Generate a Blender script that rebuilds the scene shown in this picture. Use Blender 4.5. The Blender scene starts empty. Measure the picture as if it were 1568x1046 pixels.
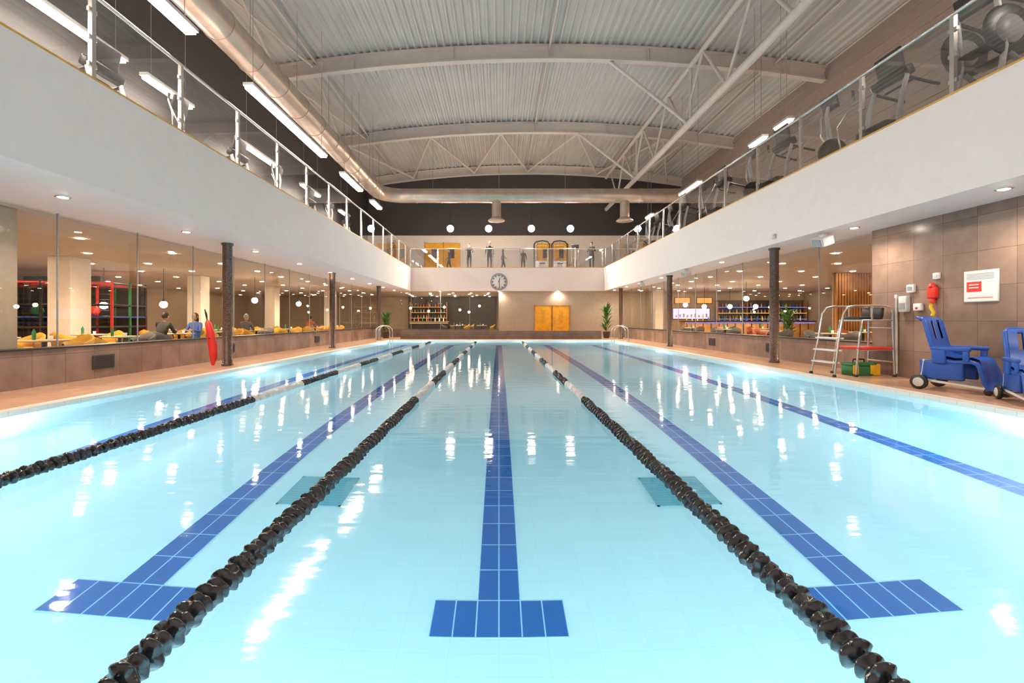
import bpy, math, random
from mathutils import Vector, Matrix
random.seed(4)
sc=bpy.context.scene
C=1.22           # camera height above water (water z=0)
PL,PR=-6.2,6.54  # pool edges
PN,PF=0.8,26.2
D=0.06           # deck level
WL,WR=-8.0,8.2   # side walls
WE=31.0          # end wall
ZB,ZT=C+1.95,C+3.5
FL,FR=-5.9,7.05
FY=30.6
# ---------------------------------------------------------------- materials
def mk(name):
    m=bpy.data.materials.new(name); m.use_nodes=True
    nt=m.node_tree; nt.nodes.clear()
    o=nt.nodes.new('ShaderNodeOutputMaterial')
    return m,nt,o
def N(nt,t,**k):
    n=nt.nodes.new(t)
    for a,b in k.items(): setattr(n,a,b)
    return n
def c4(c): return (c[0],c[1],c[2],1)
def mat(name,col,rough=.5,metal=0,var=.12,scale=6,bump=0,coat=0):
    m,nt,o=mk(name)
    p=N(nt,'ShaderNodeBsdfPrincipled')
    p.inputs['Roughness'].default_value=rough; p.inputs['Metallic'].default_value=metal
    p.inputs['Coat Weight'].default_value=coat
    tc=N(nt,'ShaderNodeNewGeometry'); nz=N(nt,'ShaderNodeTexNoise'); nz.inputs['Scale'].default_value=scale
    nz.inputs['Detail'].default_value=4
    nt.links.new(tc.outputs['Position'],nz.inputs['Vector'])
    r=N(nt,'ShaderNodeValToRGB')
    r.color_ramp.elements[0].position=.3; r.color_ramp.elements[1].position=.7
    r.color_ramp.elements[0].color=c4([x*(1-var) for x in col]); r.color_ramp.elements[1].color=c4([min(1,x*(1+var)) for x in col])
    nt.links.new(nz.outputs['Fac'],r.inputs['Fac']); nt.links.new(r.outputs['Color'],p.inputs['Base Color'])
    if bump:
        b=N(nt,'ShaderNodeBump'); b.inputs['Strength'].default_value=bump; b.inputs['Distance'].default_value=.02
        nt.links.new(nz.outputs['Fac'],b.inputs['Height']); nt.links.new(b.outputs['Normal'],p.inputs['Normal'])
    nt.links.new(p.outputs[0],o.inputs[0]); return m
def tile(name,c1,c2,cm,axes,w,h,mort=.006,rough=.4,offset=0.0,objc=False,noise=.25,nscale=2.5,bias=0):
    m,nt,o=mk(name); p=N(nt,'ShaderNodeBsdfPrincipled'); p.inputs['Roughness'].default_value=rough
    if objc: g=N(nt,'ShaderNodeTexCoord'); src=g.outputs['Object']
    else: g=N(nt,'ShaderNodeNewGeometry'); src=g.outputs['Position']
    s=N(nt,'ShaderNodeSeparateXYZ'); cb=N(nt,'ShaderNodeCombineXYZ')
    nt.links.new(src,s.inputs[0])
    nt.links.new(s.outputs[axes[0]],cb.inputs[0]); nt.links.new(s.outputs[axes[1]],cb.inputs[1])
    b=N(nt,'ShaderNodeTexBrick'); b.offset=offset; b.inputs['Scale'].default_value=1
    b.inputs['Brick Width'].default_value=w; b.inputs['Row Height'].default_value=h
    b.inputs['Mortar Size'].default_value=mort; b.inputs['Color1'].default_value=c4(c1); b.inputs['Color2'].default_value=c4(c2)
    b.inputs['Mortar'].default_value=c4(cm); b.inputs['Bias'].default_value=bias
    nt.links.new(cb.outputs[0],b.inputs['Vector'])
    nz=N(nt,'ShaderNodeTexNoise'); nz.inputs['Scale'].default_value=nscale; nz.inputs['Detail'].default_value=5
    nt.links.new(src,nz.inputs['Vector'])
    mr=N(nt,'ShaderNodeMapRange'); mr.inputs[3].default_value=1-noise; mr.inputs[4].default_value=1+noise
    nt.links.new(nz.outputs['Fac'],mr.inputs[0])
    mx=N(nt,'ShaderNodeVectorMath',operation='SCALE'); nt.links.new(b.outputs['Color'],mx.inputs[0]); nt.links.new(mr.outputs[0],mx.inputs['Scale'])
    nt.links.new(mx.outputs[0],p.inputs['Base Color'])
    bp=N(nt,'ShaderNodeBump',invert=True); bp.inputs['Strength'].default_value=.3; bp.inputs['Distance'].default_value=.004
    nt.links.new(b.outputs['Fac'],bp.inputs['Height']); nt.links.new(bp.outputs[0],p.inputs['Normal'])
    nt.links.new(p.outputs[0],o.inputs[0]); return m
def emit(name,col,st):
    m,nt,o=mk(name); e=N(nt,'ShaderNodeEmission'); e.inputs[0].default_value=c4(col); e.inputs[1].default_value=st
    nt.links.new(e.outputs[0],o.inputs[0]); return m
def glass(name,tint=(.93,.95,.93),f0=.045,rough=.0):
    m,nt,o=mk(name)
    lw=N(nt,'ShaderNodeLayerWeight'); lw.inputs[0].default_value=.5
    pw=N(nt,'ShaderNodeMath',operation='POWER'); pw.inputs[1].default_value=4.5
    mr=N(nt,'ShaderNodeMapRange'); mr.inputs[3].default_value=f0; mr.inputs[4].default_value=.95
    nt.links.new(lw.outputs['Facing'],pw.inputs[0]); nt.links.new(pw.outputs[0],mr.inputs[0])
    t=N(nt,'ShaderNodeBsdfTransparent'); t.inputs[0].default_value=c4(tint)
    g=N(nt,'ShaderNodeBsdfGlossy'); g.inputs['Roughness'].default_value=rough
    mx=N(nt,'ShaderNodeMixShader'); nt.links.new(mr.outputs[0],mx.inputs[0]); nt.links.new(t.outputs[0],mx.inputs[1]); nt.links.new(g.outputs[0],mx.inputs[2])
    nt.links.new(mx.outputs[0],o.inputs[0]); return m
def water():
    m,nt,o=mk('pool_water')
    g=N(nt,'ShaderNodeNewGeometry'); mp=N(nt,'ShaderNodeMapping'); mp.inputs['Scale'].default_value=(.7,2.9,1)
    nt.links.new(g.outputs['Position'],mp.inputs[0])
    n1=N(nt,'ShaderNodeTexNoise'); n1.inputs['Scale'].default_value=1.8; n1.inputs['Detail'].default_value=2.5; n1.inputs['Roughness'].default_value=.5
    nt.links.new(mp.outputs[0],n1.inputs['Vector'])
    b=N(nt,'ShaderNodeBump'); b.inputs['Strength'].default_value=.17; b.inputs['Distance'].default_value=.02
    nt.links.new(n1.outputs['Fac'],b.inputs['Height'])
    gl=N(nt,'ShaderNodeBsdfGlossy'); gl.inputs['Roughness'].default_value=.06
    nt.links.new(b.outputs[0],gl.inputs['Normal'])
    b2=N(nt,'ShaderNodeBump'); b2.inputs['Strength'].default_value=.025; b2.inputs['Distance'].default_value=.02
    nt.links.new(n1.outputs['Fac'],b2.inputs['Height'])
    rf=N(nt,'ShaderNodeBsdfRefraction'); rf.inputs['IOR'].default_value=1.33; rf.inputs['Roughness'].default_value=0
    rf.inputs['Color'].default_value=(.87,.96,1,1)
    nt.links.new(b2.outputs[0],rf.inputs['Normal'])
    f=N(nt,'ShaderNodeFresnel'); f.inputs['IOR'].default_value=1.33
    mx=N(nt,'ShaderNodeMixShader'); nt.links.new(f.outputs[0],mx.inputs[0]); nt.links.new(rf.outputs[0],mx.inputs[1]); nt.links.new(gl.outputs[0],mx.inputs[2])
    nt.links.new(mx.outputs[0],o.inputs[0]); return m
M={}
M['white']=mat('white_paint',(.86,.79,.77),.55,var=.02)
M['roof']=mat('roof_sheet_grey',(.54,.53,.5),.55,var=.05,scale=.7)
M['steel']=mat('steel_cream_paint',(.66,.59,.54),.45,var=.04)
M['duct']=mat('galvanised_duct',(.55,.46,.39),.36,.75,var=.12,scale=2)
M['chrome']=mat('brushed_steel',(.72,.7,.68),.22,.95,var=.05)
M['gold']=mat('gold_trim',(.65,.38,.06),.4,.2)
M['dark']=mat('charcoal_wall',(.05,.045,.045),.7)
M['taupe']=mat('taupe_wall',(.46,.37,.28),.35,var=.06)
M['bwall']=mat('gallery_dark_wall',(.04,.034,.033),.6,var=.1)
M['rwall']=mat('gallery_cladding',(.36,.29,.25),.6,var=.05)
M['cream']=mat('cream_wall',(.8,.74,.66),.7,var=.03)
M['ceil']=mat('warm_ceiling',(.62,.54,.46),.7,var=.03)
M['carpet']=mat('brown_carpet',(.24,.17,.12),.9,bump=.2,scale=30)
M['black']=mat('black_plastic',(.018,.018,.02),.35)
M['ropeblack']=mat('float_black',(.022,.024,.03),.16,coat=.6)
M['ropewhite']=mat('float_white',(.8,.8,.8),.25)
M['grey']=mat('grey_plastic',(.3,.31,.33),.4)
M['lgrey']=mat('light_grey_plastic',(.62,.62,.62),.4)
M['bluep']=mat('blue_rotomould_plastic',(.02,.09,.42),.38,var=.08)
M['red']=mat('red_plastic',(.75,.03,.02),.4)
M['yellow']=mat('yellow_plastic',(.85,.5,.02),.45)
M['ydoor']=mat('yellow_wood_door',(.88,.42,.02),.5,var=.12)
M['green']=mat('green_plastic',(.03,.22,.08),.45)
M['leaf']=mat('plant_leaf',(.06,.2,.04),.5,var=.4)
M['pot']=mat('dark_planter',(.06,.05,.05),.5)
M['wood']=mat('warm_wood',(.5,.24,.08),.5,var=.25,scale=3)
M['mustard']=mat('mustard_upholstery',(.6,.32,.02),.8)
M['tabletop']=mat('pale_tabletop',(.6,.5,.38),.4)
M['skin']=mat('skin',(.55,.33,.24),.5)
M['hairD']=mat('dark_hair',(.03,.02,.015),.6)
M['hairG']=mat('grey_hair',(.4,.38,.36),.6)
M['clothD']=mat('dark_cloth',(.03,.03,.035),.8)
M['clothB']=mat('blue_cloth',(.04,.12,.4),.8)
M['clothR']=mat('rust_cloth',(.4,.1,.04),.8)
M['clothG']=mat('grey_cloth',(.1,.1,.11),.8)
M['shoe']=mat('shoe',(.05,.05,.05),.6)
M['signw']=mat('sign_white',(.8,.8,.8),.4,var=.01)
PC1,PC2,PCM=(.58,.83,.89),(.565,.82,.88),(.52,.785,.855)
M['poolfloor']=tile('pool_floor_tile',PC1,PC2,PCM,(0,1),.3,.15,.003,.5,noise=.04)
M['poolwallx']=tile('pool_wall_tile',PC1,PC2,PCM,(1,2),.3,.15,.004,.5,noise=.05)
M['poolwally']=tile('pool_wall_tile_end',PC1,PC2,PCM,(0,2),.3,.15,.004,.5,noise=.05)
M['lane']=tile('lane_tile_blue',(.008,.1,.34),(.012,.115,.38),(.3,.58,.78),(0,1),.145,.3,.005,.4,objc=True,noise=.1)
M['drain']=tile('drain_grate',(.15,.42,.5),(.14,.4,.48),(.1,.33,.42),(0,1),.6,.05,.005,.5,noise=.1)
M['deck']=tile('terracotta_deck_tile',(.72,.43,.29),(.63,.37,.24),(.5,.32,.22),(0,1),.2,.2,.006,.2,noise=.2)
M['coping']=tile('white_coping',(.88,.82,.75),(.86,.8,.73),(.68,.62,.57),(0,1),.25,.25,.004,.3,noise=.05)
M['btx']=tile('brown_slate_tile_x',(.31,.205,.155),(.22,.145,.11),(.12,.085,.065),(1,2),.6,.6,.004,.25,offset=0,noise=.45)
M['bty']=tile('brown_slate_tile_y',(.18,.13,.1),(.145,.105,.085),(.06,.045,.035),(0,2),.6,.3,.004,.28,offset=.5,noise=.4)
M['mosaic']=mat('dark_mosaic',(.09,.045,.03),.25,var=.9,scale=45,bump=.4)
M['glass']=glass('clear_glass',(.95,.94,.91),.05)
M['bglass']=glass('balustrade_glass',(.74,.76,.78),.24)
M['tube']=emit('fluorescent_tube',(1,.85,.7),112)
M['down']=emit('downlight_lamp',(1,.85,.68),220)
M['downw']=emit('downlight_warm',(1,.76,.5),160)
M['globe']=emit('globe_lamp',(1,.82,.55),45)
M['uw']=emit('underwater_fill_lamp',(.85,.97,1),60)
M['screen']=emit('tv_screen',(.55,.5,1),2.2)
M['screenb']=emit('dark_screen',(.05,.07,.1),.6)
M['menu']=emit('menu_panel',(1,.25,.06),2.2)
M['blueled']=emit('blue_led_strip',(.2,.25,1),2.0)
M['warmled']=emit('warm_led_strip',(1,.6,.25),1.6)
M['water']=water()
# ---------------------------------------------------------------- mesh builder
class MB:
    def __init__(s,*mats): s.v=[];s.f=[];s.m=[];s.sm=[];s.mats=list(mats)
    def mi(s,k):
        if k not in s.mats: s.mats.append(k)
        return s.mats.index(k)
    def add(s,vs,fs,k,smooth=False):
        o=len(s.v); s.v+= [tuple(v) for v in vs]; i=s.mi(k)
        for f in fs: s.f.append([a+o for a in f]); s.m.append(i); s.sm.append(smooth)
    def box(s,x0,x1,y0,y1,z0,z1,k,bev=0,R=None,piv=None):
        if bev>0:
            b=min(bev,(x1-x0)/2.01,(y1-y0)/2.01,(z1-z0)/2.01)
            import bmesh
            bm=bmesh.new(); bmesh.ops.create_cube(bm,size=1)
            for v in bm.verts: v.co=Vector(((x0+x1)/2+v.co.x*(x1-x0),(y0+y1)/2+v.co.y*(y1-y0),(z0+z1)/2+v.co.z*(z1-z0)))
            bmesh.ops.bevel(bm,geom=bm.edges[:],offset=b,segments=2,affect='EDGES',profile=.6)
            bm.verts.index_update(); vs=[v.co.copy() for v in bm.verts]; fs=[[v.index for v in f.verts] for f in bm.faces]; bm.free()
        else:
            vs=[Vector(p) for p in [(x0,y0,z0),(x1,y0,z0),(x1,y1,z0),(x0,y1,z0),(x0,y0,z1),(x1,y0,z1),(x1,y1,z1),(x0,y1,z1)]]
            fs=[(0,3,2,1),(4,5,6,7),(0,1,5,4),(1,2,6,5),(2,3,7,6),(3,0,4,7)]
        if R is not None:
            pv=Vector(piv) if piv else Vector(((x0+x1)/2,(y0+y1)/2,(z0+z1)/2))
            vs=[R@(v-pv)+pv for v in vs]
        s.add(vs,fs,k,bev>0)
    def tube(s,pts,r,k,seg=10,caps=True):
        pts=[Vector(p) for p in pts]; n=len(pts)
        rs=r if isinstance(r,(list,tuple)) else [r]*n
        vs=[];fs=[]; ref=None
        for i,p in enumerate(pts):
            t=(pts[min(i+1,n-1)]-pts[max(i-1,0)]).normalized()
            if ref is None:
                ref=Vector((0,0,1)) if abs(t.z)<.9 else Vector((1,0,0))
            a=(ref-t*ref.dot(t)).normalized(); ref=a; b=t.cross(a)
            for j in range(seg):
                th=2*math.pi*j/seg
                vs.append(p+(a*math.cos(th)+b*math.sin(th))*rs[i])
        for i in range(n-1):
            for j in range(seg):
                j2=(j+1)%seg
                fs.append((i*seg+j,i*seg+j2,(i+1)*seg+j2,(i+1)*seg+j))
        s.add(vs,fs,k,True)
        if caps:
            s.add(vs[:seg],[list(range(seg))[::-1]],k); s.add(vs[-seg:],[list(range(seg))],k)
    def lathe(s,c,prof,k,seg=16,axis='z',smooth=True):
        vs=[];fs=[];n=len(prof)
        for (r,h) in prof:
            for j in range(seg):
                th=2*math.pi*j/seg; a,b=r*math.cos(th),r*math.sin(th)
                p={'z':(a,b,h),'y':(a,h,-b),'x':(h,a,b)}[axis]
                vs.append((c[0]+p[0],c[1]+p[1],c[2]+p[2]))
        for i in range(n-1):
            for j in range(seg):
                j2=(j+1)%seg; fs.append((i*seg+j,i*seg+j2,(i+1)*seg+j2,(i+1)*seg+j))
        s.add(vs,fs,k,smooth)
        s.add(vs[:seg],[list(range(seg))[::-1]],k); s.add(vs[-seg:],[list(range(seg))],k)
    def ball(s,c,r,k,seg=14,rings=9):
        if not isinstance(r,(tuple,list)): r=(r,r,r)
        vs=[];fs=[]
        for i in range(rings+1):
            ph=math.pi*i/rings
            for j in range(seg):
                th=2*math.pi*j/seg
                vs.append((c[0]+r[0]*math.sin(ph)*math.cos(th),c[1]+r[1]*math.sin(ph)*math.sin(th),c[2]+r[2]*math.cos(ph)))
        for i in range(rings):
            for j in range(seg):
                j2=(j+1)%seg; fs.append((i*seg+j,(i+1)*seg+j,(i+1)*seg+j2,i*seg+j2))
        s.add(vs,fs,k,True)
    def build(s,name,loc=(0,0,0),rot=(0,0,0),scale=1):
        me=bpy.data.meshes.new(name); me.from_pydata(s.v,[],s.f); 
        for k in s.mats: me.materials.append(M[k])
        for i,p in enumerate(me.polygons): p.material_index=s.m[i]; p.use_smooth=s.sm[i]
        me.validate(); me.update()
        ob=bpy.data.objects.new(name,me); sc.collection.objects.link(ob)
        ob.location=loc; ob.rotation_euler=rot; ob.scale=(scale,)*3
        return ob
def Rx(a): return Matrix.Rotation(a,3,'X')
def Ry(a): return Matrix.Rotation(a,3,'Y')
def Rz(a): return Matrix.Rotation(a,3,'Z')
def simple_box(name,k,*b,bev=0):
    mb=MB(); mb.box(*b,k,bev=bev); return mb.build(name)
# ---------------------------------------------------------------- pool
simple_box('pool_floor','poolfloor',PL,PR,PN,PF,-1.55,-1.35)
simple_box('pool_wall_left','poolwallx',PL-.2,PL,PN-.2,PF+.2,-1.55,-.0)
simple_box('pool_wall_right','poolwallx',PR,PR+.2,PN-.2,PF+.2,-1.55,-.0)
simple_box('pool_wall_near','poolwally',PL,PR,PN-.2,PN,-1.55,-.0)
simple_box('pool_wall_far','poolwally',PL,PR,PF,PF+.2,-1.55,-.0)
e=.001
mb=MB(); mb.add([(PL+e,PN+e,-.01),(PR-e,PN+e,-.01),(PR-e,PF-e,-.01),(PL+e,PF-e,-.01)],[(0,1,2,3)],'water',True); mb.build('pool_water')
LX=[-4.88,-2.44,0,2.44,4.88]
for x in LX:
    mb=MB(); mb.box(-.145,.145,.3,20.7,0,.004,'lane'); mb.box(-.435,.435,0,.3,0,.004,'lane'); mb.box(-.435,.435,20.7,21.0,0,.004,'lane')
    mb.build('lane_marking',(x,2.81,-1.35))
for x in (-1.78,1.78):
    mb=MB(); mb.box(-.28,.28,-.28,.28,0,.012,'drain'); mb.box(-.3,.3,-.3,-.28,0,.014,'drain'); mb.box(-.3,.3,.28,.3,0,.014,'drain'); mb.box(-.3,-.28,-.3,.3,0,.014,'drain'); mb.box(.28,.3,-.3,.3,0,.014,'drain')
    mb.build('pool_floor_drain',(x,4.54,-1.35))
# underwater lamps
UWE=255
for y in (5.2,11.6,18.2,24.0):
    for x,sg in ((PL,1),(PR,-1)):
        mb=MB(); mb.lathe((0,0,0),[(.16,0),(.16,.02*sg),(.13,.035*sg),(.125,.02*sg)],'chrome',20,'x'); mb.lathe((0,0,0),[(.12,.021*sg),(.11,.03*sg),(.02,.034*sg)],'uw',20,'x')
        ob=mb.build('underwater_fill_light',(x+.001*sg,y,-.55))
        L=bpy.data.lights.new('underwater_fill_lamp','POINT'); L.energy=UWE*(1.45 if y<6 else 1); L.shadow_soft_size=.1; L.color=(.85,.97,1)
        lo=bpy.data.objects.new('underwater_fill_lamp',L); sc.collection.objects.link(lo); lo.parent=ob; lo.location=(.16*sg,0,0)
for (y,sg) in ((PN,1),(PF,-1)):  # end-wall lamps added as fill, to brighten the pool
    for x in (-4.1,-1.3,1.3,4.1):
        mb=MB(); mb.lathe((0,0,0),[(.16,0),(.16,.02*sg),(.13,.035*sg),(.125,.02*sg)],'chrome',20,'y'); mb.lathe((0,0,0),[(.12,.021*sg),(.11,.03*sg),(.02,.034*sg)],'uw',20,'y')
        ob=mb.build('underwater_fill_light',(x,y+.001*sg,-.5))
        L=bpy.data.lights.new('underwater_fill_lamp','POINT'); L.energy=88 if sg>0 else 40; L.shadow_soft_size=.1; L.color=(.85,.97,1)
        lo=bpy.data.objects.new('underwater_fill_lamp',L); sc.collection.objects.link(lo); lo.parent=ob; lo.location=(0,.16*sg,0)
# deck
mb=MB()
mb.box(WL-.0,PL-.2,-3,WE,-.2,D,'deck'); mb.box(PR+.2,WR,-3,WE,-.2,D,'deck')
mb.box(PL-.2,PR+.2,-3,PN-.2,-.2,D,'deck'); mb.box(PL-.2,PR+.2,PF+.2,WE,-.2,D,'deck'); mb.build('floor')
mb=MB()
mb.box(PL-.2,PL,PN-.2,PF+.2,0,D+.004,'coping'); mb.box(PR,PR+.2,PN-.2,PF+.2,0,D+.004,'coping')
mb.box(PL,PR,PN-.2,PN,0,D+.004,'coping'); mb.box(PL,PR,PF,PF+.2,0,D+.004,'coping'); mb.build('trim_1')
# lane ropes
def rope(x,y0=PN+.02,y1=PF-.02):
    mb=MB('ropeblack','ropewhite','chrome'); y=y0+.1; i=0; seg=24
    prof=[(.02,0),(.03,.004),(.064,.008),(.068,.016),(.064,.026),(.036,.036),(.028,.058),(.03,.064),(.054,.068),(.058,.076),(.052,.084),(.03,.09),(.02,.108)]
    while y<y1-.2:
        k='ropeblack'
        if y>6.8: k='ropewhite' if int((y-6.8)/1.75)%2==0 else 'ropeblack'
        vs=[];fs=[];ph=i*.9
        for (r,h) in prof:
            for j in range(seg):
                th=2*math.pi*j/seg
                cc=max(0,math.cos(3*th+ph+h*22))
                rr=r*(1-(.28 if r>.045 else 0)*cc**1.5)
                vs.append((x+rr*math.cos(th),y+h+.012*cc*(1 if r>.045 else 0),.02+rr*math.sin(th)))
        for a in range(len(prof)-1):
            for j in range(seg):
                j2=(j+1)%seg; fs.append((a*seg+j,(a+1)*seg+j,(a+1)*seg+j2,a*seg+j2))
        mb.add(vs,fs,k,True)
        y+=.114; i+=1
    mb.tube([(x,y0,.02),(x,y1,.02)],.012,'chrome',8)
    mb.build('lane_rope')
for x in (-3.7,-1.255,1.28): rope(x)
# ---------------------------------------------------------------- walls / knee walls / glazing
KT=C-.52
def knee(name,*b,k='btx'): simple_box(name,k,*b)
knee('wall_left_lower',WL-.25,WL,-3,WE,D,KT)
simple_box('trim_2','black',WL-.27,WL+.03,-3,WE,KT,KT+.03)
knee('wall_right_lower',WR,WR+.25,10,WE,D,KT)
simple_box('trim_3','black',WR-.03,WR+.27,10,WE,KT,KT+.03)
simple_box('wall_right','btx',WR,WR+.3,-3,10,D,ZB)
mb=MB(); mb.add([(WL-.1,-3,KT),(WL-.1,WE,KT),(WL-.1,WE,ZB),(WL-.1,-3,ZB)],[(3,2,1,0)],'glass')
y=6.5
while y<WE: mb.box(WL-.11,WL-.09,y-.01,y+.01,KT,ZB,'grey'); y+=1.85
mb.build('window_1')
mb=MB(); mb.add([(WR+.1,10,KT),(WR+.1,WE,KT),(WR+.1,WE,ZB),(WR+.1,10,ZB)],[(0,1,2,3)],'glass')
y=11.8
while y<WE: mb.box(WR+.09,WR+.11,y-.01,y+.01,KT,ZB,'grey'); y+=1.85
mb.build('window_2')
# end wall
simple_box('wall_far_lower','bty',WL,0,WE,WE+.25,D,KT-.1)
mb=MB(); mb.add([(WL,WE+.1,KT-.1),(0,WE+.1,KT-.1),(0,WE+.1,ZB),(WL,WE+.1,ZB)],[(0,1,2,3)],'glass')
for x in (-6,-4,-2,0): mb.box(x-.015,x+.015,WE+.09,WE+.11,KT-.1,ZB,'grey')
mb.build('window_3')
simple_box('wall_far','taupe',0.0,WR,WE,WE+.25,D,ZB)
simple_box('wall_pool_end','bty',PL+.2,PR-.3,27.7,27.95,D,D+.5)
for i,x in enumerate((2.45,3.65)):
    mb=MB(); mb.box(x,x+1.12,WE-.06,WE-.002,D,2.15,'ydoor',bev=.01); mb.box(x+.42,x+.7,WE-.075,WE-.05,1.0,1.9,'glass'); mb.box(x-.05,x,WE-.08,WE-.002,D,2.2,'wood'); mb.box(x+1.12,x+1.17,WE-.08,WE-.002,D,2.2,'wood'); mb.box(x-.05,x+1.17,WE-.08,WE-.002,2.15,2.22,'wood')
    mb.tube([(x+.1,WE-.1,.95),(x+.1,WE-.1,1.2)],.015,'chrome'); mb.build('door_%d'%(i+1))
# vents in knee walls
for (x,y,sg) in ((WL,9.6-.4,1),(WL,13.5,1),(WL,20,1),(WR,13.7,-1),(WR,17.5,-1)):
    mb=MB(); mb.box(-.012,.012,-.25,.25,-.14,.14,'pot')
    for i in range(7): mb.box(-.02,.02,-.22,.22,-.12+i*.036,-.105+i*.036,'black')
    mb.build('vent_grille',(x+.012*sg,y,.38))
# slabs / balconies
def slab(name,b,under='ceil'):
    mb=MB(); mb.box(*b,'white'); return mb.build(name)
slab('balcony_slab',(-21,FL,-3,38,ZB,ZT)); slab('balcony_slab',(FR,21,-3,38,ZB,ZT)); slab('balcony_slab',(FL,FR,FY,38,ZB,ZT))
simple_box('ceiling_1','ceil',-21,WL-.25,-3,38,ZB-.03,ZB-.002); simple_box('ceiling_2','ceil',WR+.25,21,-3,38,ZB-.03,ZB-.002); simple_box('ceiling_3','ceil',WL-.2,WR+.2,WE+.25,38,ZB-.03,ZB-.002)
simple_box('floor_cafe','carpet',-21,WL-.25,-3,38,-.1,D); simple_box('floor_restaurant','carpet',WR+.25,21,-3,38,-.1,D); simple_box('floor_lounge','carpet',WL-.24,WR+.24,WE+.25,38,-.1,D)
simple_box('wall_cafe_outer','taupe',-21.2,-21,-3,38,D,ZB); simple_box('wall_restaurant_outer','taupe',21,21.2,-3,38,D,ZB)
simple_box('wall_cafe_near','taupe',-21,WL-.25,-3.2,-3,D,ZB); simple_box('wall_restaurant_near','taupe',WR+.3,21,-3.2,-3,D,ZB)
simple_box('wall_lounge_back','taupe',-21,21,38,38.2,D,ZB)
simple_box('wall_restaurant_back','taupe',WR+.3,21,WE+.3,WE+.5,D,ZB-.03)
simple_box('wall_near','white',-9.8,13.8,-3.25,-3,D,13.0)
# upper walls
UL,UR,UB=-9.8,13.6,34.0
simple_box('wall_left_upper','bwall',UL-.2,UL,-3,UB,ZT,12.6)
mb=MB(); mb.box(UR,UR+.2,-3,UB,ZT,12.6,'rwall')
z=ZT+.3
while z<12: mb.box(UR-.05,UR,-3,UB,z,z+.12,'rwall'); z+=.4
mb.build('wall_right_upper')
simple_box('wall_back_gallery','cream',UL,UR,UB,UB+.2,ZT,C+6.3)
simple_box('wall_back_upper','dark',UL,UR,UB-.02,UB+.2,C+6.3,13.0)
mb=MB()
for x0,w in ((-5.5,1.35),(-4.1,1.2),(2.9,1.1),(4.1,1.1)):
    mb.box(x0,x0+w,UB-.08,UB-.003,ZT,ZT+2.2,'ydoor',bev=.01); mb.box(x0+w*.35,x0+w*.65,UB-.09,UB-.07,ZT+1.1,ZT+1.8,'black'); mb.box(x0-.06,x0,UB-.1,UB-.003,ZT,ZT+2.3,'wood')
mb.build('door_3')
# balustrades
def balustrade(p0,p1,step,first):
    p0=Vector(p0);p1=Vector(p1);d=(p1-p0);L=d.length;d.normalize()
    mb=MB(); s=first
    along_y=abs(d.y)>.5
    def bx(a,b,w,z0,z1,k):
        q0=p0+d*a;q1=p0+d*b
        if along_y: mb.box(q0.x-w,q0.x+w,q0.y,q1.y,z0,z1,k)
        else: mb.box(q0.x,q1.x,q0.y-w,q0.y+w,z0,z1,k)
    while s<L+.01:
        bx(s-.035,s+.035,.03,ZT,ZT+1.28,'chrome')
        for zz in (.25,.65,1.05): bx(s-.07,s+.07,.02,ZT+zz-.03,ZT+zz+.03,'chrome')
        s+=step
    bx(0,L,.06,ZT-.005,ZT+.05,'gold')
    mb.tube([p0+Vector((0,0,1.3)),p1+Vector((0,0,1.3))],.03,'chrome')
    a=p0+Vector((0,0,.06));b=p1+Vector((0,0,.06))
    mb.add([a,b,b+Vector((0,0,1.2)),a+Vector((0,0,1.2))],[(0,1,2,3)],'bglass')
    mb.build('glass_balustrade')
balustrade((FL-.09,-2.95,ZT),(FL-.09,FY+.09,ZT),1.87,.3)
balustrade((FR+.09,-2.95,ZT),(FR+.09,FY+.09,ZT),1.8,1.1)
balustrade((FL-.09,FY+.1,ZT),(FR+.09,FY+.1,ZT),1.85,.02)
# ---------------------------------------------------------------- roof
XC,K=2.1,.0068
RZ=C+11.45
def rz(x): return RZ-K*(x-XC)**2
mb=MB(); xs=[];p=.3;x=UL-.3
while x<UR+.3:
    xs+=[(x,0),(x+.06,.0),(x+.11,.09),(x+.24,.09),(x+.295,0)]; x+=p
vs=[];
for (x,o) in xs: vs+= [(x,-3.2,rz(x)+o),(x,UB+.2,rz(x)+o)]
mb.add(vs,[(2*i,2*i+1,2*i+3,2*i+2) for i in range(len(xs)-1)],'roof')
mb.build('ceiling')
for yb in (4.3,11.6,19.0,26.4,33.8):
    mb=MB(); n=40; 
    for (dz0,dz1,w) in ((-.06,0,.14),(-.56,-.06,.03),(-.62,-.56,.14)):
        vs=[]
        for i in range(n+1):
            x=UL+(UR-UL)*i/n; z=rz(x)
            vs+=[(x,yb-w,z+dz0),(x,yb+w,z+dz0),(x,yb+w,z+dz1),(x,yb-w,z+dz1)]
        fs=[]
        for i in range(n):
            a=4*i
            for j in range(4): fs.append((a+j,a+(j+1)%4,a+4+(j+1)%4,a+4+j))
        mb.add(vs,fs,'steel')
    for x in (-6,-1.9,2.1,6.2,10): mb.box(x-.01,x+.01,yb-.13,yb+.13,rz(x)-.58,rz(x)-.03,'steel')
    mb.build('roof_arch_beam')
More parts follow.
